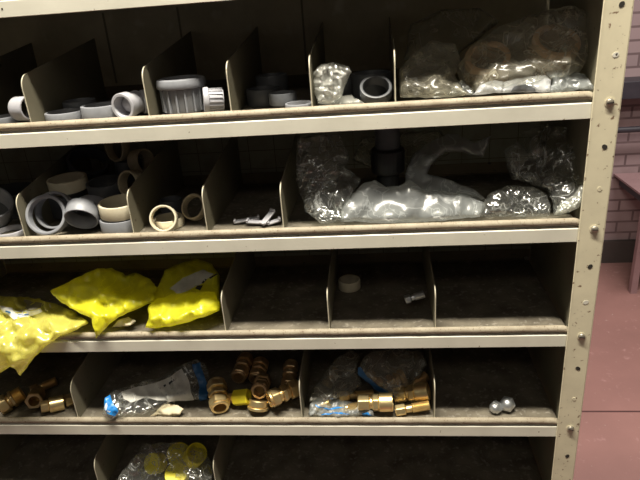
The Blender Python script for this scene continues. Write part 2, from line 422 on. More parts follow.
union_nut(183, .043, 1, 49, 33, UP, 'grey', 'large grey ribbed union nut with a dark gasket, flange up, in the middle top bin', 16)
P = at(216, 101, Y=.03); 
union_nut(216, .03, 1, 26, 20, (-.96, -.30, .05), 'white', 'white ribbed nut on its side between the large grey nut and the divider', 18, False, 101).location = Vector((xfloor(224, .03, FB(1) + .0152), .028, FB(1) + .0165))
ring('washer_ring', 166, 112, .022, 16, 2, UP, 'white', 'thin pale washer lying flat in front of the large ribbed grey nut', 'washer', k=1)
G2 = 'dark grey couplers at the back of the fourth top bin'
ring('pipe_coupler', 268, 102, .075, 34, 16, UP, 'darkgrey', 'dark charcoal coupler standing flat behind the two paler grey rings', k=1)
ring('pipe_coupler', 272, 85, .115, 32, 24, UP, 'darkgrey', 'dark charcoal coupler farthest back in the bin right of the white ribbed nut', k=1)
ring('pipe_coupler', 288, 102, .042, 28, 12, UP, 'midgrey', 'mid grey coupler lying behind the palest ring, fourth top bin', k=1)
ring('pipe_coupler', 297, 104, .024, 28, 7, UP, 'grey', 'pale grey ring lying at the shelf edge left of the crumpled bag', k=1)
ring('pipe_coupler', 376, 97, .03, 32, 12, (.05, -.60, .8), 'darkgrey', 'dark grey coupler leaning with its bore to the front beside the crumpled bag', wall=.2)
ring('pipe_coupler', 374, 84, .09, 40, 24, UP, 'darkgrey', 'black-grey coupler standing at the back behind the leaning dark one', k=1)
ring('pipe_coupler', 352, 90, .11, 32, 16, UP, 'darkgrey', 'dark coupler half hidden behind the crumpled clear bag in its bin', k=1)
# tan rings inside the large clear bag
ring('plastic_ring', 487, 66, .085, 44, 26, (-.1, -.6, .8), 'tan', 'brown ring seen through the clear bag, left of its pair', 'ring', wall=.24)
ring('plastic_ring', 553, 50, .085, 46, 26, (.1, -.6, .8), 'tan', 'brown ring seen through the clear bag near the corner post', 'ring', wall=.24)

# --- row 2
ring('pipe_coupler', -6, 222, .045, 46, 20, (.5, -.3, .8), 'grey', 'large grey coupler tilted at the left frame edge, second shelf', wall=.1)
ring('pipe_coupler', 4, 232, .02, 30, 6, UP, 'white', 'pale flat ring at the left frame edge, front of second shelf', k=2)
ring('pipe_coupler', 10, 196, .13, 60, 22, UP, 'darkgrey', 'dark coupler at the far back of the leftmost second shelf bin', k=2)
ring('pipe_coupler', 50, 222, .022, 40, 10, (.12, -.92, .38), 'grey', 'grey ring leaning with its open bore to the front, nearest in its pile', wall=.16)
ring('pipe_coupler', 58, 210, .062, 37, 10, (.05, -.88, .45), 'grey', 'grey ring standing directly behind the frontmost leaning grey ring', wall=.13)
ring('pipe_coupler', 86, 226, .034, 32, 15, (.05, -.70, -.45), 'grey', 'grey coupler tipped mouth down, lower of two stacked in the pile middle', wall=.1)
ring('pipe_coupler', 85, 210, .064, 31, 13, (.05, -.65, -.5), 'grey', 'grey coupler tipped mouth down, upper of two stacked in the pile middle', wall=.1)
ring('pipe_coupler', 115, 227, .030, 42, 13, UP, 'grey', 'grey coupler lying flat under the bright cream ring', wall=.1, k=2)
ring('spacer_ring', 116, 212, .030, 41, 14, (.02, -.06, 1), 'cream', 'bright cream ring lying on a grey coupler beside the bin divider', wall=.13)
ring('spacer_ring', 66, 187, .09, 38, 12, (0, -.05, 1), 'cream', 'cream ring lying level on top of the left of the pile', wall=.14)
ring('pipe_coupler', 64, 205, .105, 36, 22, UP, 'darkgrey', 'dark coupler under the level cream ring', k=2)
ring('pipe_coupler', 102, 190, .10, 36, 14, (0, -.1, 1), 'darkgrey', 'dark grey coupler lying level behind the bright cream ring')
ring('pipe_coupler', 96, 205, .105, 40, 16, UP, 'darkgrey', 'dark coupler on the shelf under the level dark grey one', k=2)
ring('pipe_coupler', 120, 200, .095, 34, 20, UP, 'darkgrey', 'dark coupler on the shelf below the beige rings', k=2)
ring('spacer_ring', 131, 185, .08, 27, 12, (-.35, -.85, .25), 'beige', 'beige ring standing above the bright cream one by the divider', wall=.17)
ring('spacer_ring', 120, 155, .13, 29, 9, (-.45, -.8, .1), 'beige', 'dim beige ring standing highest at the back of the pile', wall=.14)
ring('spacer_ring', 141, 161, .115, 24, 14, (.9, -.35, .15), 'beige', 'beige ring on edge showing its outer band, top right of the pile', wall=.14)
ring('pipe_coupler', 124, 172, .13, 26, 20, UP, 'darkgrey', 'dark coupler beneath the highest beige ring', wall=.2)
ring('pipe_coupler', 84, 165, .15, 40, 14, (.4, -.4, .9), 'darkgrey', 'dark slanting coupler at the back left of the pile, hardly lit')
ring('spacer_ring', 164.5, 222.5, .022, 27, 9, (.15, -.9, .35), 'cream', 'cream ring leaning at the front of the third bin, overlapping a flat one', wall=.16)
ring('spacer_ring', 174, 224, .045, 30, 9, UP, 'cream', 'cream ring lying flat behind the leaning front one', wall=.16, k=2)
ring('spacer_ring', 190, 210, .06, 26, 9, (-.25, -.8, .5), 'beige', 'beige ring leaning against the divider behind the two cream rings', wall=.17)
ring('pipe_coupler', 172, 205, .09, 22, 16, UP, 'darkgrey', 'small dark coupler behind the cream rings in the third bin', k=2)
ring('spacer_ring', 349.5, 276, .135, 22, 10, UP, 'cream', 'small cream ring alone at the back of an empty bin', wall=.15, k=3)

# flat bluish clips in row 2
for (x, y, a, l) in ((245, 226, .15, 26), (268, 220, .9, 20), (258, 229, -.1, 24), (274, 227, .3, 14)):
    P = Vector((xfloor(x, .03, FL(2)), .03 + .01 * (x % 2), FB(2) + .0055))
    L = px2m(l, P); bm = bmesh.new()
    box(bm, -L / 2, L / 2, -.004, .004, -.001, .001); box(bm, -L / 2, -L / 2 + .003, -.004, .004, .001, .0035); box(bm, L / 2 - .003, L / 2, -.004, .004, .001, .0035)
    o = obj('pipe_clip', bm, M['white'], bevel=.0006)
    o.location = P + Vector((0, 0, .006 if a == .9 else 0)); o.rotation_euler = (.15, -a * .6, a)
    tag(o, {245: 'pale plastic clip lying leftmost in the nearly empty fourth bin', 268: 'pale clip propped up steeply against the others, fourth bin', 258: 'pale plastic clip along the shelf edge in the middle of the clips', 274: 'short pale clip nearest the divider left of the big clear bag'}[x], 'clip', 'pale clips in the fourth bin')
# dark flat bits behind the clips
# black compression fitting in row 2
P = Vector((xfloor(389, .095, FB(2)), .095, FB(2) + .0003)); s = px2m(1, P)
t = thing('black_pipe_fitting', 'black ribbed plastic pipe fitting standing up inside the frosted bag', 'pipe fitting', P)
bm = bmesh.new(); lathe(bm, [(0, 0), (11 * s, 0), (11 * s, 30 * s), (9 * s, 34 * s), (0, 34 * s)], 40, closed=False); obj('body', bm, M['black'], t, smooth=35)
bm = bmesh.new(); lathe(bm, [(10 * s, 34 * s), (15 * s, 34 * s), (16 * s, 37 * s), (16 * s, 56 * s), (14 * s, 58 * s), (11 * s, 58 * s)], 72, rad=lambda a, r, z: 1 + (.025 if r > .0145 and int(a * 36 / PI) % 2 else 0)); obj('cap_nut', bm, M['black'], t, smooth=35)
bm = bmesh.new(); lathe(bm, [(8 * s, 58 * s), (12 * s, 58 * s), (12 * s, 84 * s), (8 * s, 84 * s)], 40); obj('pipe_stub', bm, M['darkgrey'], t, smooth=35)

# brass fittings -----------------------------------------------------
def fitting(p0, p1, diapx, style, label, name='brass_fitting', mat='brass', cat='brass fitting', group=None, spin=.2, rest=None):
    A = at(p0[0], p0[1], Y=p0[2]); B = at(p1[0], p1[1], Y=p1[2])
    L = (B - A).length; R = px2m(diapx, A) / 2
    t = thing(name, label, cat, (0, 0, 0), group)
    Mx = orient(A, B - A, spin); settle(t, Mx)
    def hexa(a, r, z):
        q = (a % (PI / 3)) - PI / 6; return min(.90 / math.cos(q), 1.0)
    def seg(nm, z0, z1, ro, ri, hx=False, mt=None, thread=False):
        bm = bmesh.new(); z0 *= L; z1 *= L; ro *= R; ri *= R; c = min(.0012, (z1 - z0) * .2)
        if thread:
            n = max(3, int((z1 - z0) / .0013)); pr = [(ri, z0)]
            for i in range(n): u = (z1 - z0) / n; pr += [(ro * .93, z0 + u * i), (ro, z0 + u * (i + .5))]
            pr += [(ro * .93, z1), (ri, z1)]
        else: pr = [(ri, z0), (ro - c, z0), (ro, z0 + c), (ro, z1 - c), (ro - c, z1), (ri, z1)]
        if hx:
            lathe(bm, pr, 48, rad=lambda a, r, z: hexa(a, r, z) if r > ri + 1e-5 else 1)
        else: lathe(bm, pr, 40)
        return obj(nm, bm, M[mt or mat], t, smooth=25)
    def disc(z, r):
        bm = bmesh.new(); lathe(bm, [(0, z * L), (r * R, z * L), (r * R, z * L + .001), (0, z * L + .001)], 24, closed=False); return obj('bore_stop', bm, M['bore'], t)
    if style == 'coupling':      # nut, waist, body hex, waist, nut
        seg('rim', 0, .07, .86, .62); seg('compression_nut', .07, .32, 1, .62, True); seg('body', .32, .43, .74, .5); seg('hex_flange', .43, .57, .96, .5, True)
        seg('neck', .57, .68, .74, .5); seg('compression_nut', .68, .93, 1, .62, True); seg('rim', .93, 1, .86, .62); disc(.3, .66); disc(.7, .66)
    elif style == 'adapter':     # nut and threaded tail
        seg('compression_nut', 0, .38, 1, .64, True); seg('neck', .38, .5, .72, .4); seg('hex_flange', .5, .64, .95, .4, True)
        seg('threaded_tail', .64, 1, .84, .55, thread=True); disc(.3, .68); disc(.8, .6)
    elif style == 'round':       # smooth wide sleeve with hex collar and tail
        seg('hex_nut', 0, .34, .86, .5, True); seg('neck', .34, .42, .66, .4); seg('hex_flange', .42, .60, .95, .4, True)
        seg('sleeve', .60, 1, 1, .8); disc(.05, .55); disc(.7, .82)
    elif style == 'nut':
        seg('nut', 0, .7, 1, .62, True); seg('collar', .7, 1, .8, .6); disc(.6, .64)
    elif style == 'cup':
        seg('rim', 0, .3, 1, .8); seg('cup', .3, 1, .9, .72); disc(.9, .75)
    elif style == 'plug':
        seg('head', 0, .35, .8, .3, True); seg('barrel', .35, 1, 1, .6, thread=False); disc(.1, .35); disc(.9, .62)
    elif style == 'yellow':
        seg('stub', 0, .35, .62, .4); seg('tape_wrap', .35, 1, 1, .55, True, 'yellowcap'); disc(.8, .57)
    elif style == 'small':
        seg('compression_nut', 0, .3, .85, .5, True); seg('neck', .3, .5, .55, .3); seg('tail', .5, 1, .7, .45, thread=True); disc(.1, .52); disc(.9, .47)
    return t
fitting((1, 411, .022), (24, 397, .045), 19, 'adapter', 'brass hex adapter at the left frame edge, its near nut in bright light')
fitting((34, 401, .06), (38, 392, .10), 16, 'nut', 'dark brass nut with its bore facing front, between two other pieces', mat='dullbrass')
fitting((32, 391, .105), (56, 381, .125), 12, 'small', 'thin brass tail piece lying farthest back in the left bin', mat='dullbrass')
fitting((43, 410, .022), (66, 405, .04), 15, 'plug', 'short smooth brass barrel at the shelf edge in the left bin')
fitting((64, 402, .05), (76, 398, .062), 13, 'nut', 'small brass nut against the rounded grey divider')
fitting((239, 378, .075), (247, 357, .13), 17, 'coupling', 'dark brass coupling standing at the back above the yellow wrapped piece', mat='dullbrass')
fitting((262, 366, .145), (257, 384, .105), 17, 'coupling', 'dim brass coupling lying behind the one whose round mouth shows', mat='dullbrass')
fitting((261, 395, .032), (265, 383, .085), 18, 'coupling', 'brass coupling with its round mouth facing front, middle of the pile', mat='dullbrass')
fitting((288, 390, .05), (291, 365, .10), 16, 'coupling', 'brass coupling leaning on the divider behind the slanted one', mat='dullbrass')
fitting((271, 404, .018), (301, 391, .045), 19, 'coupling', 'brass coupling lying slanted at the front below the divider')
fitting((263, 413, .014), (264, 403, .02), 22, 'cup', 'round brass cup with a golden inside at the shelf edge')
fitting((223, 412, .014), (219, 386, .06), 21, 'coupling', 'largest brass coupling standing in front of the blue striped bag end')
fitting((230, 401, .035), (252, 399, .03), 16, 'yellow', 'brass stub wrapped in yellow tape beside the largest coupling')
fitting((338, 397, .04), (373, 394, .055), 13, 'small', 'slim brass tail piece lying behind the thick one')
fitting((357, 404, .022), (392, 403, .022), 19, 'round', 'thick brass adapter with a wide sleeve at the middle of the bin front')
fitting((400, 401, .05), (434, 396, .045), 18, 'round', 'brass adapter with its wide sleeve touching the right divider')
fitting((391, 413, .014), (425, 407, .020), 14, 'small', 'brass piece lying on the shelf edge in front of the others')
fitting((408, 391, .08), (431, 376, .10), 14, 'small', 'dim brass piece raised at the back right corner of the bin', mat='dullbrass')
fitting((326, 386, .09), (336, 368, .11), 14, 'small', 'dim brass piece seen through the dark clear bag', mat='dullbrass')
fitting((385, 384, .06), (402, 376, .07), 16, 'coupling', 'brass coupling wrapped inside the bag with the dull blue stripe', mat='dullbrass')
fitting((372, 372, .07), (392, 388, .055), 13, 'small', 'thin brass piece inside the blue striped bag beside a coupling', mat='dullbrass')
for (a, b, l) in (((316, 408, .03), (330, 402, .03), 'left'), ((344, 410, .025), (362, 406, .03), 'right')):
    fitting(a, b, 11, 'small', 'small brass piece inside the white printed bag, %s of the two' % l)
fitting((405, 300, .05), (424, 294, .055), 11, 'small', 'little zinc plated fitting with a bright end near the divider', name='metal_fitting', mat='chrome', cat='metal fitting')
# cap nuts
for (x, Y, r, ax, l) in ((496, .022, 6.3, (-.75, -.6, .1), 'left of the pair'), (506, .026, 7.6, (-.2, -.55, .35), 'right of the pair')):
    z = FB(4); P = Vector((xfloor(x, Y, z), Y, z)); R = px2m(r, P); P.z += R + .0004
    t = thing('cap_nut', 'silver domed cap nut alone in the last bin, %s' % l, 'cap nut', (0, 0, 0))
    settle(t, orient(P, ax))
    bm = bmesh.new(); lathe(bm, [(0, -R * .5), (R, -R * .5), (R, R * .15), (R * .85, R * .3), (0, R * .3)], 48, closed=False, rad=lambda a, r_, z_: .90 / math.cos((a % (PI / 3)) - PI / 6)); obj('hex_base', bm, M['chrome'], t, smooth=25)
    bm = bmesh.new(); lathe(bm, [(R * .86, R * .25)] + [(R * .86 * math.cos(i * PI / 16), R * .25 + R * .75 * math.sin(i * PI / 16)) for i in range(1, 8)] + [(0, R)], 32, closed=False); obj('dome', bm, M['chrome'], t, smooth=60)

# set every loose piece down on its tray: slide it towards the camera until nothing pokes through the floor
bpy.context.view_layer.update()
def settle_all():
    for o in list(C.objects):
        if o.parent or not o.get('label') or o is unit: continue
        ms = [c for c in [o] + list(o.children) if c.type == 'MESH']
        mw = o.matrix_world
        pts = [ (mw @ v.co) for c in ms for v in c.data.vertices]
        if not pts: continue
        cx = sum(pts, Vector()) / len(pts)
        k = next((k for k in range(1, 6) if FL(k) - .03 < cx.z < FL(k) + .12), None)
        if k is None: continue
        lo = min(p.z for p in pts) - FB(k) - .0002
        y0 = min(p.y for p in pts)
        mv = Vector((0, 0, 0))
        if lo < 0:
            ray = (cam_loc - cx); ray = ray / ray.z                # one unit up per unit
            t = min(-lo, max(0, (y0 - .0085) / max(1e-6, -ray.y)))
            mv = ray * t + Vector((0, 0, -lo - t))
            y0 += mv.y
        if y0 < .0072: mv.y += .0074 - y0
        yb = max(p.y for p in pts) + mv.y
        if yb > D - .006: mv.y -= yb - (D - .006)
        o.location = o.location + mv
settle_all()

# ------------------------------------------------------------------ bags
def inside(p, poly):
    c = False; n = len(poly); j = n - 1
    for i in range(n):
        a, b = poly[i], poly[j]
        if (a[1] > p[1]) != (b[1] > p[1]) and p[0] < (b[0] - a[0]) * (p[1] - a[1]) / (b[1] - a[1]) + a[0]: c = not c
        j = i
    return c
def edge_dist(p, poly):
    best = 1e9; n = len(poly)
    for i in range(n):
        ax, ay = poly[i][:2]; bx, by = poly[(i + 1) % n][:2]
        dx, dy = bx - ax, by - ay; q = dx * dx + dy * dy
        u = max(0, min(1, ((p[0] - ax) * dx + (p[1] - ay) * dy) / q)) if q else 0
        best = min(best, math.hypot(p[0] - ax - u * dx, p[1] - ay - u * dy))
    return best
def rough_outline(poly, seed, amp):
    out = []; n = len(poly)
    for i in range(n):
        a, b = poly[i], poly[(i + 1) % n]
        L = math.hypot(b[0] - a[0], b[1] - a[1]); m = max(1, int(L / 3.5))
        for j in range(m):
            u = j / m; p = [a[q] + (b[q] - a[q]) * u for q in range(3)]
            if j: 
                v = noise.noise_vector(Vector((p[0] * .15, p[1] * .15, seed * 7.3))); p[0] += v.x * amp; p[1] += v.y * amp
            out.append(tuple(p))
    return out
def bag(name, outline, mat, label, cat='plastic bag', thick=12, seed=1, crumple=.003, extra=(), patches=(), group=None, cell=.014, step=2.0, R=10, amp=1.2, single=False):
    """a closed crumpled pouch: outline points are (column, row, depth into the shelf)"""
    poly = rough_outline(outline, seed, amp)
    ctr = [p for p in outline] + list(extra)
    th = None
    def Yat(x, y):
        W = S = 0
        for a, b, c in ctr:
            d = ((x - a) ** 2 + (y - b) ** 2 + 2) ** -1.5
            W += d; S += d * c
        return S / W
    def tess(pl):
        rnd = random.Random(seed)
        xs = [p[0] for p in pl]; ys = [p[1] for p in pl]; vs = [Vector(p[:2]) for p in pl]; nb = len(vs)
        y = min(ys)
        while y < max(ys):
            x = min(xs)
            while x < max(xs):
                q = (x + rnd.uniform(-.5, .5), y + rnd.uniform(-.5, .5))
                if inside(q, pl) and edge_dist(q, pl) > step * .55: vs.append(Vector(q))
                x += step
            y += step
        r = delaunay_2d_cdt(vs, [(i, (i + 1) % nb) for i in range(nb)], [list(range(nb))], 1, 1e-4)
        return r[0], r[2]
    k0 = at(outline[0][0], outline[0][1], Y=outline[0][2]); m1 = px2m(1, k0)
    def pos(x, y, side, d, lift=0):
        Y = Yat(x, y); P = at(x, y, Y=Y)
        u = min(1, d / R); bul = thick * m1 * .5 * math.sqrt(max(0, 1 - (1 - u) ** 2))
        q = Vector((P.x, P.z, P.y * .5)) / cell + Vector((seed * 3.1, seed * 1.7, 0))
        q = q + noise.noise_vector(q * .35) * 1.2
        a1 = seed * 1.3; cr = 0
        for a_, st, wt in ((a1, .28, 1.0), (a1 + 1.1, .35, .75), (a1 + 2.2, .5, .45)):
            fq = 1.0 if wt > .9 else (1.5 if wt > .6 else 2.6)
            c_, s_ = math.cos(a_), math.sin(a_)
            v = Vector(((q.x * c_ + q.y * s_) * fq, (-q.x * s_ + q.y * c_) * st * fq, q.z + wt * 9))
            cr += wt * (1 - min(1, abs(noise.noise(v)) * 2.6)) ** 1.6
        cr = (cr - .8 + noise.noise(q * .5) * 1.2) * crumple * .8
        ray = (P - cam_loc).normalized()
        nrm = Vector((0, -1, .25)).normalized() if side > 0 else Vector((0, 1, 0))
        W = P + nrm * (bul * (1 if side > 0 else .6) + cr * min(1, .35 + u) + lift)
        for k in range(1, 7):                     # rests on the tray or its rolled edge
            if FL(k) - .02 < W.z < FL(k) + .004:
                zz = FB(k) + .0006 if W.y > .0068 else (FL(k) + .0008 if W.y > -.0012 else -1)
                W.z = max(W.z, zz + lift)
        return W
    vs, fs = tess(poly)
    bm = bmesh.new()
    ds = [edge_dist(v, poly) for v in vs]
    front = [bm.verts.new(pos(v.x, v.y, 1, d)) for v, d in zip(vs, ds)]
    back = front if single else [f if d < .3 else bm.verts.new(pos(v.x, v.y, -1, d)) for v, d, f in zip(vs, ds, front)]
    for f in fs:
        bm.faces.new([front[i] for i in f])
        if not single:
            try: bm.faces.new([back[i] for i in reversed(f)])
            except ValueError: pass
    me = bpy.data.meshes.new(name); bm.to_mesh(me); bm.free()
    for p in me.polygons: p.use_smooth = True
    o = link(name, me, M[mat]); tag(o, label, cat, group)
    for pn, pl, pm, lift in patches:
        pl3 = rough_outline([(a, b, 0) for a, b in pl], seed + 5, .4)
        v2, f2 = tess(pl3); bm = bmesh.new()
        vv = [bm.verts.new(pos(v.x, v.y, 1, edge_dist(v, poly), lift)) for v in v2]
        for f in f2: bm.faces.new([vv[i] for i in f])
        me = bpy.data.meshes.new(pn); bm.to_mesh(me); bm.free()
        for p in me.polygons: p.use_smooth = True
        c = link(pn, me, M[pm], o)
    return o

# row 1
bag('plastic_bag', [(313, 73, .03), (320, 65, .035), (335, 62, .035), (349, 66, .035), (352, 72, .03), (346, 84, .03), (342, 97, .022), (331, 105, .016), (318, 104, .016), (314, 90, .022)], 'crinkle',
    'crumpled clear bag bunched up against a divider on the top shelf', thick=22, seed=2, crumple=.008, cell=.010, step=1.6)
bag('plastic_bag', [(330, 105, .012), (340, 96, .03), (352, 95, .035), (364, 103, .014), (350, 105, .012)], 'crinkle',
    'small flattened bag tail at the shelf edge beside the bunched up bag', thick=6, seed=3, crumple=.002)
bag('plastic_bag', [(462, 84, .06), (455, 70, .07), (470, 47, .08), (495, 29, .09), (525, 16, .09), (552, 9, .09), (572, 6, .09), (588, 12, .09), (595, 30, .08), (592, 55, .07), (580, 72, .05), (560, 80, .04), (530, 86, .035), (500, 91, .03), (478, 93, .03)], 'dimclear',
    'large clear bag holding brown rings, top shelf next to the corner post', thick=34, seed=5, crumple=.006, cell=.022, R=18, step=2.4)
bag('plastic_bag', [(400, 97, .03), (399, 70, .05), (412, 55, .07), (432, 40, .09), (455, 44, .1), (462, 60, .09), (455, 75, .06), (462, 88, .03), (470, 95, .018), (440, 98, .018)], 'dimclear',
    'dim dark clear bag slumped just right of the last top divider', thick=20, seed=6, crumple=.006, cell=.016, R=14, step=2.4)
bag('plastic_bag', [(404, 60, .12), (410, 25, .14), (440, 10, .15), (480, 8, .15), (500, 22, .14), (470, 45, .13), (450, 62, .12)], 'dimclear',
    'barely lit clear bag piled high at the back, left of the bag of rings', thick=16, seed=16, crumple=.006, cell=.02, R=14, step=2.6)
bag('plastic_bag', [(447, 95, .02), (452, 84, .035), (462, 80, .04), (474, 90, .03), (474, 95, .016)], 'clear',
    'small shiny clear bag scrap left of the milky white bags', thick=8, seed=36, crumple=.004, cell=.01, step=1.7)
bag('plastic_bag', [(473, 95, .014), (480, 85, .02), (492, 80, .03), (503, 81, .03), (503, 93, .012)], 'milk',
    'white milky plastic bag at the shelf edge, left one of two', thick=12, seed=7, crumple=.003, step=1.8)
bag('plastic_bag', [(502, 93, .012), (503, 82, .03), (520, 78, .035), (545, 75, .035), (551, 80, .03), (550, 92, .010)], 'milk',
    'white milky plastic bag with a dark inside showing, right one of two', thick=12, seed=8, crumple=.004, step=1.8,
    patches=(('dark_contents', [(510, 92), (513, 87), (524, 85), (533, 89), (535, 91.5)], 'midgrey', .001),))
bag('plastic_bag', [(549, 92, .012), (552, 80, .03), (545, 72, .05), (570, 69, .05), (585, 74, .045), (594, 86, .015), (594, 89, .012)], 'frost',
    'greyish clear bag lying folded at the shelf edge by the corner post', thick=12, seed=9, crumple=.005, cell=.012, step=1.8)
# row 2
bag('plastic_bag', [(296, 139, .07), (318, 134, .08), (340, 135, .09), (350, 158, .07), (338, 180, .05), (334, 200, .03), (345, 221, .012), (322, 224, .012), (305, 211, .03), (296, 180, .05)], 'clear',
    'clear bag standing tall against the divider, left end of the wide bin', thick=22, seed=11, crumple=.008, cell=.022, R=16, step=2.2)
bag('plastic_bag', [(336, 219, .011), (333, 200, .02), (326, 186, .04), (318, 168, .06), (330, 160, .07), (350, 170, .06), (362, 180, .05), (352, 196, .03), (345, 208, .02), (344, 219, .011)], 'clear',
    'thin fold of clear plastic rising between two bags in the wide bin', thick=8, seed=31, crumple=.005, cell=.014, step=2)
bag('plastic_bag', [(340, 222, .011), (342, 207, .025), (352, 194, .032), (364, 183, .038), (375, 180, .04), (386, 187, .04), (398, 186, .04), (410, 180, .042), (424, 190, .04), (445, 191, .04), (470, 196, .036), (486, 203, .03), (480, 217, .012), (440, 221, .011), (390, 223, .011)], 'frost',
    'wide frosted bag slumped along the shelf edge, second shelf', thick=26, seed=12, crumple=.004, cell=.034, R=16, step=2.2)
bag('plastic_bag', [(405, 190, .05), (406, 172, .07), (413, 155, .09), (428, 143, .10), (447, 134, .10), (458, 134, .1), (474, 143, .09), (491, 136, .085), (483, 157, .08), (463, 152, .08), (445, 152, .08), (431, 165, .07), (427, 174, .06), (450, 180, .05), (475, 190, .045), (488, 201, .04), (460, 196, .045), (430, 192, .045)], 'frost',
    'frosted film curling up like a hook above the wide frosted bag', thick=8, seed=13, crumple=.004, cell=.030, R=8, step=2.2)
bag('plastic_bag', [(352, 160, .12), (360, 138, .14), (395, 132, .15), (440, 130, .15), (455, 150, .14), (420, 172, .12), (390, 178, .12)], 'dimclear',
    'dim clear plastic at the back behind the black fitting', thick=14, seed=33, crumple=.005, cell=.02, R=12, step=2.6)
bag('plastic_bag', [(480, 217, .012), (482, 204, .02), (490, 193, .03), (508, 185, .04), (534, 186, .04), (547, 194, .035), (551, 206, .02), (549, 216, .011)], 'clear',
    'shiny clear bag rounded like a dome at the shelf edge, second shelf', thick=26, seed=14, crumple=.006, cell=.013, R=14, step=1.9)
bag('plastic_bag', [(506, 166, .07), (504, 150, .08), (518, 141, .08), (528, 152, .075), (520, 132, .1), (545, 124, .1), (566, 127, .1), (583, 138, .08), (586, 165, .06), (585, 190, .04), (578, 204, .02), (567, 213, .012), (553, 216, .011), (553, 203, .02), (546, 190, .035), (528, 183, .05), (512, 180, .06)], 'clear',
    'tall crumpled clear bag leaning into the corner by the post', thick=22, seed=15, crumple=.008, cell=.02, R=14, step=2.2)
bag('plastic_bag', [(553, 215, .011), (560, 203, .018), (572, 196, .02), (584, 180, .03), (586, 192, .02), (580, 206, .012), (570, 212, .010)], 'crinkle',
    'bright creased end of clear film touching the corner post', thick=10, seed=35, crumple=.005, cell=.009, step=1.7)
# row 3 yellow bags
bag('yellow_bag', [(-30, 292, .08), (0, 296, .07), (28, 297, .08), (54, 303, .06), (75, 313, .035), (89, 323, .008), (78, 329, -.004), (60, 336, -.010), (47, 345, -.013), (36, 356, -.016), (27, 368, -.018), (20, 376, -.02), (11, 366, -.018), (0, 373, -.02), (-30, 378, -.02)], 'paleyellowfilm',
    'yellow bag with a white label draped over the shelf lip at the left', thick=14, seed=21, crumple=.009, cell=.034, R=12, step=2.2,
    extra=[(20, 325, .008), (50, 325, .004), (0, 330, -.004), (-20, 330, -.004), (30, 335, -.014), (5, 345, -.018), (-20, 350, -.018), (20, 355, -.018), (40, 312, .035), (10, 312, .035)],
    patches=(('label', [(2, 302), (20, 306), (41, 308), (52, 303), (55, 306), (42, 312), (22, 316), (8, 310)], 'paper', .0022),
             ('label_print', [(12, 307.5), (22, 310), (34, 311.3), (34, 312.5), (22, 311.6), (12, 309)], 'navy', .0028),
             ('grey_wrap', [(26, 298), (54, 303.5), (52, 303), (41, 307), (24, 305), (22, 301)], 'greyfilm', .0018)))
bag('yellow_bag', [(50, 291, .03), (72, 280, .04), (86, 273, .05), (98, 268, .06), (112, 268, .07), (125, 276, .07), (135, 273, .08), (150, 279, .075), (158, 288, .06), (155, 301, .035), (140, 308, .025), (127, 313, .015), (112, 322, .004), (95, 339, -.013), (93, 328, -.008), (91, 318, .000), (80, 314, .010), (62, 303, .025)], 'yellowfilm',
    'yellow plastic bag in the middle with a corner pointing down over the shelf edge', thick=16, seed=22, crumple=.009, cell=.034, R=14, step=2.2, extra=[(110, 300, .03), (80, 295, .035), (100, 324, -.004), (96, 330, -.010)])
bag('yellow_bag', [(148, 300, .04), (158, 286, .07), (165, 270, .09), (178, 264, .1), (196, 259, .11), (212, 264, .10), (219, 276, .08), (219, 300, .052), (195, 302, .052), (175, 303, .05), (158, 308, .045)], 'yellowfilm',
    'dim yellow bag part folded back behind the bright one by the divider', thick=14, seed=24, crumple=.009, cell=.034, R=12, step=2.2,
    patches=(('label', [(172, 287), (186, 276), (205, 268), (215, 273), (205, 281), (190, 289), (180, 291)], 'paper', .002),
             ('label_print', [(197, 287), (200, 283.5), (206, 283), (203.5, 287.5)], 'ink', .003), ('label_print', [(205, 280), (208, 276.5), (209.5, 277.5), (206.5, 281)], 'ink', .003),
             ('label_print', [(211, 276), (217, 273), (218, 274), (212, 277.5)], 'ink', .003)))
bag('yellow_bag', [(146, 327, .009), (150, 316, .02), (148, 306, .03), (158, 298, .04), (175, 294, .045), (195, 292, .045), (214, 292, .04), (220, 303, .03), (219, 311, .02), (204, 317, .012), (185, 323, .010), (168, 327, .008), (154, 328, .008)], 'yellowfilm',
    'bright plump yellow bag bottom resting at the shelf edge beside the divider', thick=26, seed=23, crumple=.009, cell=.034, R=14, step=2.0)
bag('paper_scrap', [(112, 327, .012), (118, 320, .02), (128, 317, .03), (136, 321, .02), (130, 326, .012)], 'cardpaper', 'small crumpled scrap between the two yellow bags', 'paper', thick=4, seed=25, crumple=.003, cell=.008, step=1.5)
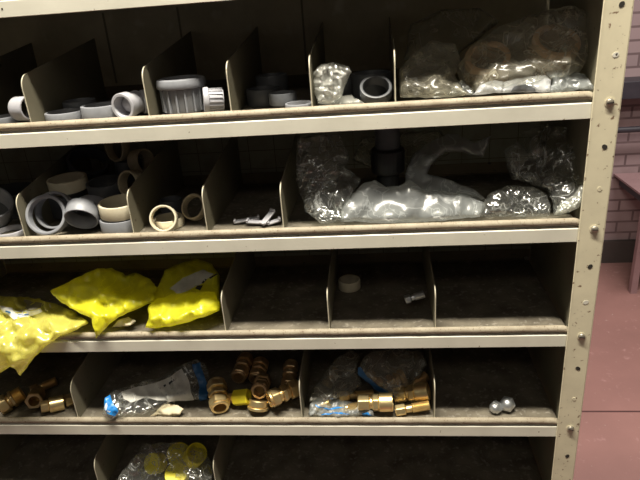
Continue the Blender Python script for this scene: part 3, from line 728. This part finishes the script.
# row 4 blue-ended bag
bag('plastic_bag', [(103, 412, .004), (106, 400, .015), (112, 391, .025), (127, 386, .035), (142, 381, .045), (157, 379, .05), (170, 372, .06), (183, 364, .075), (196, 359, .085), (206, 365, .085), (211, 380, .07), (210, 399, .05), (197, 401, .045), (180, 401, .04), (162, 408, .025), (144, 414, .013), (124, 414, .010), (113, 419, -.003)], 'clear',
    'clear bag with bright blue end strips and a white paper insert, fourth shelf', thick=20, seed=41, crumple=.005, cell=.014, R=12, step=2,
    patches=(('paper_insert', [(124, 389), (142, 384), (157, 381), (171, 375), (184, 366), (190, 373), (194, 386), (196, 397), (180, 398), (165, 396), (150, 394), (134, 399), (128, 395)], 'paper', .001),
             ('blue_strip', [(106, 401), (108, 395), (113, 392), (117, 396), (124, 406), (118, 413), (112, 409)], 'blue', .0015),
             ('strip_mark', [(108.5, 403.5), (109.3, 400), (111, 398.6), (112.8, 401), (113, 404), (111, 404.8)], 'whiteink', .0022),
             ('strip_mark', [(112.6, 406), (113.6, 403.8), (116, 406.2), (114.6, 408)], 'whiteink', .0022),
             ('blue_strip', [(194, 362), (201, 361), (206, 372), (210, 386), (208, 399), (201, 400), (202, 384), (198, 371)], 'navy', .0015),
             ('paper_print', [(164, 383), (169, 380), (170, 381.5), (165, 384.5)], 'ink', .0018), ('paper_print', [(172, 379), (177, 375), (178, 376.5), (173, 380.5)], 'ink', .0018)))
bag('paper_scrap', [(150, 416, .010), (158, 409, .018), (166, 404, .025), (178, 405, .022), (184, 409, .016), (180, 415, .010), (168, 416, .009)], 'cardpaper',
    'torn cream paper tag on the shelf edge under the blue striped bag', 'paper', thick=3, seed=42, crumple=.003, cell=.01, step=1.6)
# row 4 right bags
bag('plastic_bag', [(358, 367, .06), (364, 357, .08), (372, 351, .09), (395, 349, .1), (420, 351, .1), (428, 362, .09), (420, 378, .075), (405, 388, .055), (398, 398, .035), (388, 394, .04), (374, 386, .05), (362, 378, .055)], 'smoky',
    'clear bag with a dull blue printed edge bulging over the brass pieces', thick=22, seed=43, crumple=.006, cell=.013, R=12, step=2,
    patches=(('blue_strip', [(358, 366), (361, 365), (368, 374), (380, 382), (393, 391), (397, 397), (388, 394), (374, 387), (362, 378), (358, 372)], 'navy', .0015),))
bag('plastic_bag', [(309, 402, .02), (314, 388, .04), (325, 372, .07), (338, 356, .1), (352, 350, .11), (360, 356, .1), (357, 370, .08), (362, 384, .06), (350, 395, .04), (330, 400, .03)], 'smoky',
    'dusty clear bag rising at the left of the bin, a brass piece inside', thick=20, seed=44, crumple=.006, cell=.013, R=12, step=2.2)
bag('plastic_bag', [(308, 415, .010), (310, 404, .02), (318, 398, .03), (336, 399, .032), (352, 402, .03), (362, 408, .02), (373, 411, .012), (374, 415, .010), (340, 416, .009)], 'frost',
    'white and blue printed plastic bag at the front of the brass bin', thick=14, seed=45, crumple=.005, cell=.009, R=8, step=1.7,
    patches=(('blue_print', [(362, 411), (368, 410.5), (372, 413), (368, 415), (363, 414)], 'blue', .001), ('blue_print', [(316, 402), (330, 405), (345, 404), (345, 405), (330, 406.2), (316, 403.3)], 'blue', .001),
             ('blue_print', [(322, 411), (338, 409), (350, 411), (350, 411.9), (338, 410.2), (322, 412)], 'blue', .001)))
# row 5 bag of yellow caps
bag('plastic_bag', [(116, 492, .0), (118, 478, .01), (130, 461, .025), (142, 446, .05), (160, 443, .06), (180, 444, .06), (205, 451, .05), (213, 464, .04), (212, 480, .02), (210, 494, .0)], 'clear',
    'clear bag of yellow caps in the lowest visible bin', thick=30, seed=51, crumple=.007, cell=.014, R=14, step=2)
for (x, y, Y, d, h, ax, l) in ((160, 463, .05, 20, 12, (0.3, 0.7, -0.6), 'leftmost in the clear bag'), (177, 463, .055, 22, 16, (-0.1, 0.3, -0.9), 'in the middle of the bag, lying level'),
                        (190, 459, .045, 21, 16, (.5, -.3, .7), 'rightmost in the bag, tilted on its rim'), (180, 478, .03, 22, 14, (-0.1, 0.5, -0.8), 'lowest and brightest at the bag front')):
    P = at(x, y, Y=Y + .005); R = px2m(d, P) / 2; h = px2m(h, P); bm = bmesh.new()
    lathe(bm, [(0, -h / 2), (R * .95, -h / 2), (R, -h / 2 + .001), (R, h / 2), (R * .9, h / 2), (R * .88, -h / 2 + .003), (0, -h / 2 + .003)], 40, closed=False)
    o = obj('pipe_plug', bm, M['yellowcap'], smooth=35); settle(o, orient(P, ax)); tag(o, 'yellow plastic cup shaped plug ' + l, 'plug', 'yellow plugs in the bag')

# ------------------------------------------------------------------ things beyond the unit, right
def rod(name, a, b, r, mat, par=None, n=16):
    bm = bmesh.new(); L = (Vector(b) - Vector(a)).length
    lathe(bm, [(0, 0), (r, 0), (r, L), (0, L)], n, orient(Vector(a), Vector(b) - Vector(a)), closed=False)
    return obj(name, bm, mat, par, smooth=40)
M['darkpipe'] = dirty('dark_pipe', (.035, .03, .04), (.025, .022, .03), (.08, .05, .05), 10, .5)
M['pinkpipe'] = dirty('pink_painted_pipe', (.34, .21, .22), (.28, .17, .18), (.12, .08, .08), 10, .5)
Yp = WY - .12
a = at(570, 92, Y=Yp); b = at(720, 89, Y=Yp); bm = bmesh.new(); r = px2m(8.5, a)
box(bm, a.x, b.x + .5, Yp - .06, Yp + .118, a.z - r, a.z + r)
tag(obj('cable_duct', bm, M['darkpipe'], bevel=.004), 'dark horizontal duct across the pink brick wall behind the post', 'duct')
a = at(580, 132, Y=Yp); b = at(760, 132, Y=Yp)
b.z = a.z; tag(rod('wall_pipe', a, b, px2m(3, a), M['darkpipe']), 'thin dark horizontal pipe on the brick wall below the duct', 'pipe')
# work table frame
ty = WY - .45
t = thing('work_bench', 'pink painted metal bench with dark underside by the brick wall, cut by the frame edge', 'bench', (at(637, 240, Y=ty).x, ty, GZ))
def bp(name, bm, mat):
    o = obj(name, bm, mat); o.parent = t; o.matrix_parent_inverse = Matrix.Translation(-t.location); return o
A = at(617, 176, Y=WY - .06); B = at(640, 192, Y=ty - .3)
bm = bmesh.new(); box(bm, A.x, A.x + 1.4, ty - .2, WY - .005, A.z - .012, A.z + .0); bp('bench_top', bm, M['pinkpipe'])
bm = bmesh.new(); box(bm, A.x + .03, A.x + 1.37, ty - .17, WY - .03, A.z - .07, A.z - .0125); bp('apron', bm, M['darkpipe'])
x = at(642, 230, Y=ty).x
for yy in (ty,):
    for xx in (x, x + 1.1):
        bm = bmesh.new(); box(bm, xx - .018, xx + .018, yy - .018, yy + .018, GZ, A.z - .0705); bp('leg', bm, M['pinkpipe'])

# small shifts that keep neighbours from cutting into each other
OFFS = {"brass_fitting.003": [-0.0013, -0.0012, 0.0002],
        "brass_fitting.004": [0.0013, 0.0012, 0.0],
        "brass_fitting.005": [-0.0011, -0.0001, 0.0004],
        "brass_fitting.006": [-0.0031, 0.0116, 0.0],
        "brass_fitting.007": [-0.0024, 0.0015, 0.0051],
        "brass_fitting.008": [-0.0, 0.0048, 0.0005],
        "brass_fitting.009": [-0.0022, -0.0008, 0.0084],
        "brass_fitting.010": [-0.0088, -0.0002, 0.0],
        "brass_fitting.011": [-0.0035, 0.0001, 0.0015],
        "brass_fitting.012": [-0.0056, 0.0044, 0.0011],
        "brass_fitting.014": [0.0015, -0.0008, 0.0025],
        "brass_fitting.015": [-0.0073, 0.0079, 0.0035],
        "brass_fitting.016": [0.0063, -0.0002, 0.0],
        "brass_fitting.017": [-0.0067, 0.0008, 0.0],
        "brass_fitting.019": [0.0033, -0.0003, 0.0014],
        "brass_fitting.020": [-0.0078, -0.0005, 0.0],
        "brass_fitting.022": [-0.0068, 0.001, 0.0],
        "cap_nut.001": [-0.0011, -0.0004, 0.0],
        "cap_nut.002": [0.0011, 0.0004, 0.0003],
        "pipe_coupler.001": [-0.0013, -0.0002, 0.0002],
        "pipe_coupler.002": [-0.0059, 0.0016, 0.0004],
        "pipe_coupler.003": [0.0, 0.0036, 0.0],
        "pipe_coupler.004": [-0.0072, 0.0077, 0.0033],
        "pipe_coupler.005": [0.0026, -0.0, 0.0],
        "pipe_coupler.007": [-0.0026, -0.0065, 0.0006],
        "pipe_coupler.008": [-0.007, 0.0065, 0.0],
        "pipe_coupler.009": [-0.0054, 0.0023, 0.0051],
        "pipe_coupler.010": [0.0054, -0.0002, 0.0],
        "pipe_coupler.012": [-0.0019, -0.0002, 0.0015],
        "pipe_coupler.013": [-0.0009, -0.0055, 0.0013],
        "pipe_coupler.014": [0.0003, -0.0013, 0.0038],
        "pipe_coupler.015": [0.0109, 0.0029, 0.0001],
        "pipe_coupler.016": [0.0062, 0.0032, 0.0],
        "pipe_coupler.017": [0.0097, -0.0048, 0.0035],
        "pipe_coupler.018": [0.0097, -0.0048, 0.0052],
        "pipe_coupler.019": [0.0098, 0.0069, 0.0],
        "pipe_coupler.020": [0.0119, -0.0017, 0.0006],
        "pipe_coupler.021": [0.006, 0.006, 0.0026],
        "pipe_coupler.022": [0.0065, 0.0006, 0.0001],
        "pipe_elbow": [0.0006, -0.0, 0.0001],
        "pipe_plug": [-0.0065, -0.003, 0.0023],
        "pipe_plug.001": [0.0014, 0.0097, 0.0063],
        "pipe_plug.002": [0.0071, 0.0034, 0.0037],
        "pipe_plug.003": [-0.0015, -0.0049, 0.0109],
        "pipe_reducer": [0.0075, -0.0021, 0.0],
        "pipe_reducer.001": [0.0009, 0.0024, 0.0002],
        "pipe_reducer.002": [-0.0006, 0.0, 0.0],
        "spacer_ring": [0.0024, 0.0041, 0.0032],
        "spacer_ring.001": [0.004, 0.0011, 0.0052],
        "spacer_ring.002": [0.001, 0.0006, 0.0019],
        "spacer_ring.003": [-0.0018, 0.0001, 0.0119],
        "spacer_ring.006": [-0.0061, -0.0025, 0.0],
        "spacer_ring.007": [0.0061, 0.0025, 0.0029],
        "union_nut": [0.0033, 0.0019, 0.0025],
        "washer_ring": [-0.0017, -0.0019, 0.0]}
for n_, v_ in OFFS.items(): bpy.data.objects[n_].location += Vector(v_)     # keep neighbours from cutting into each other
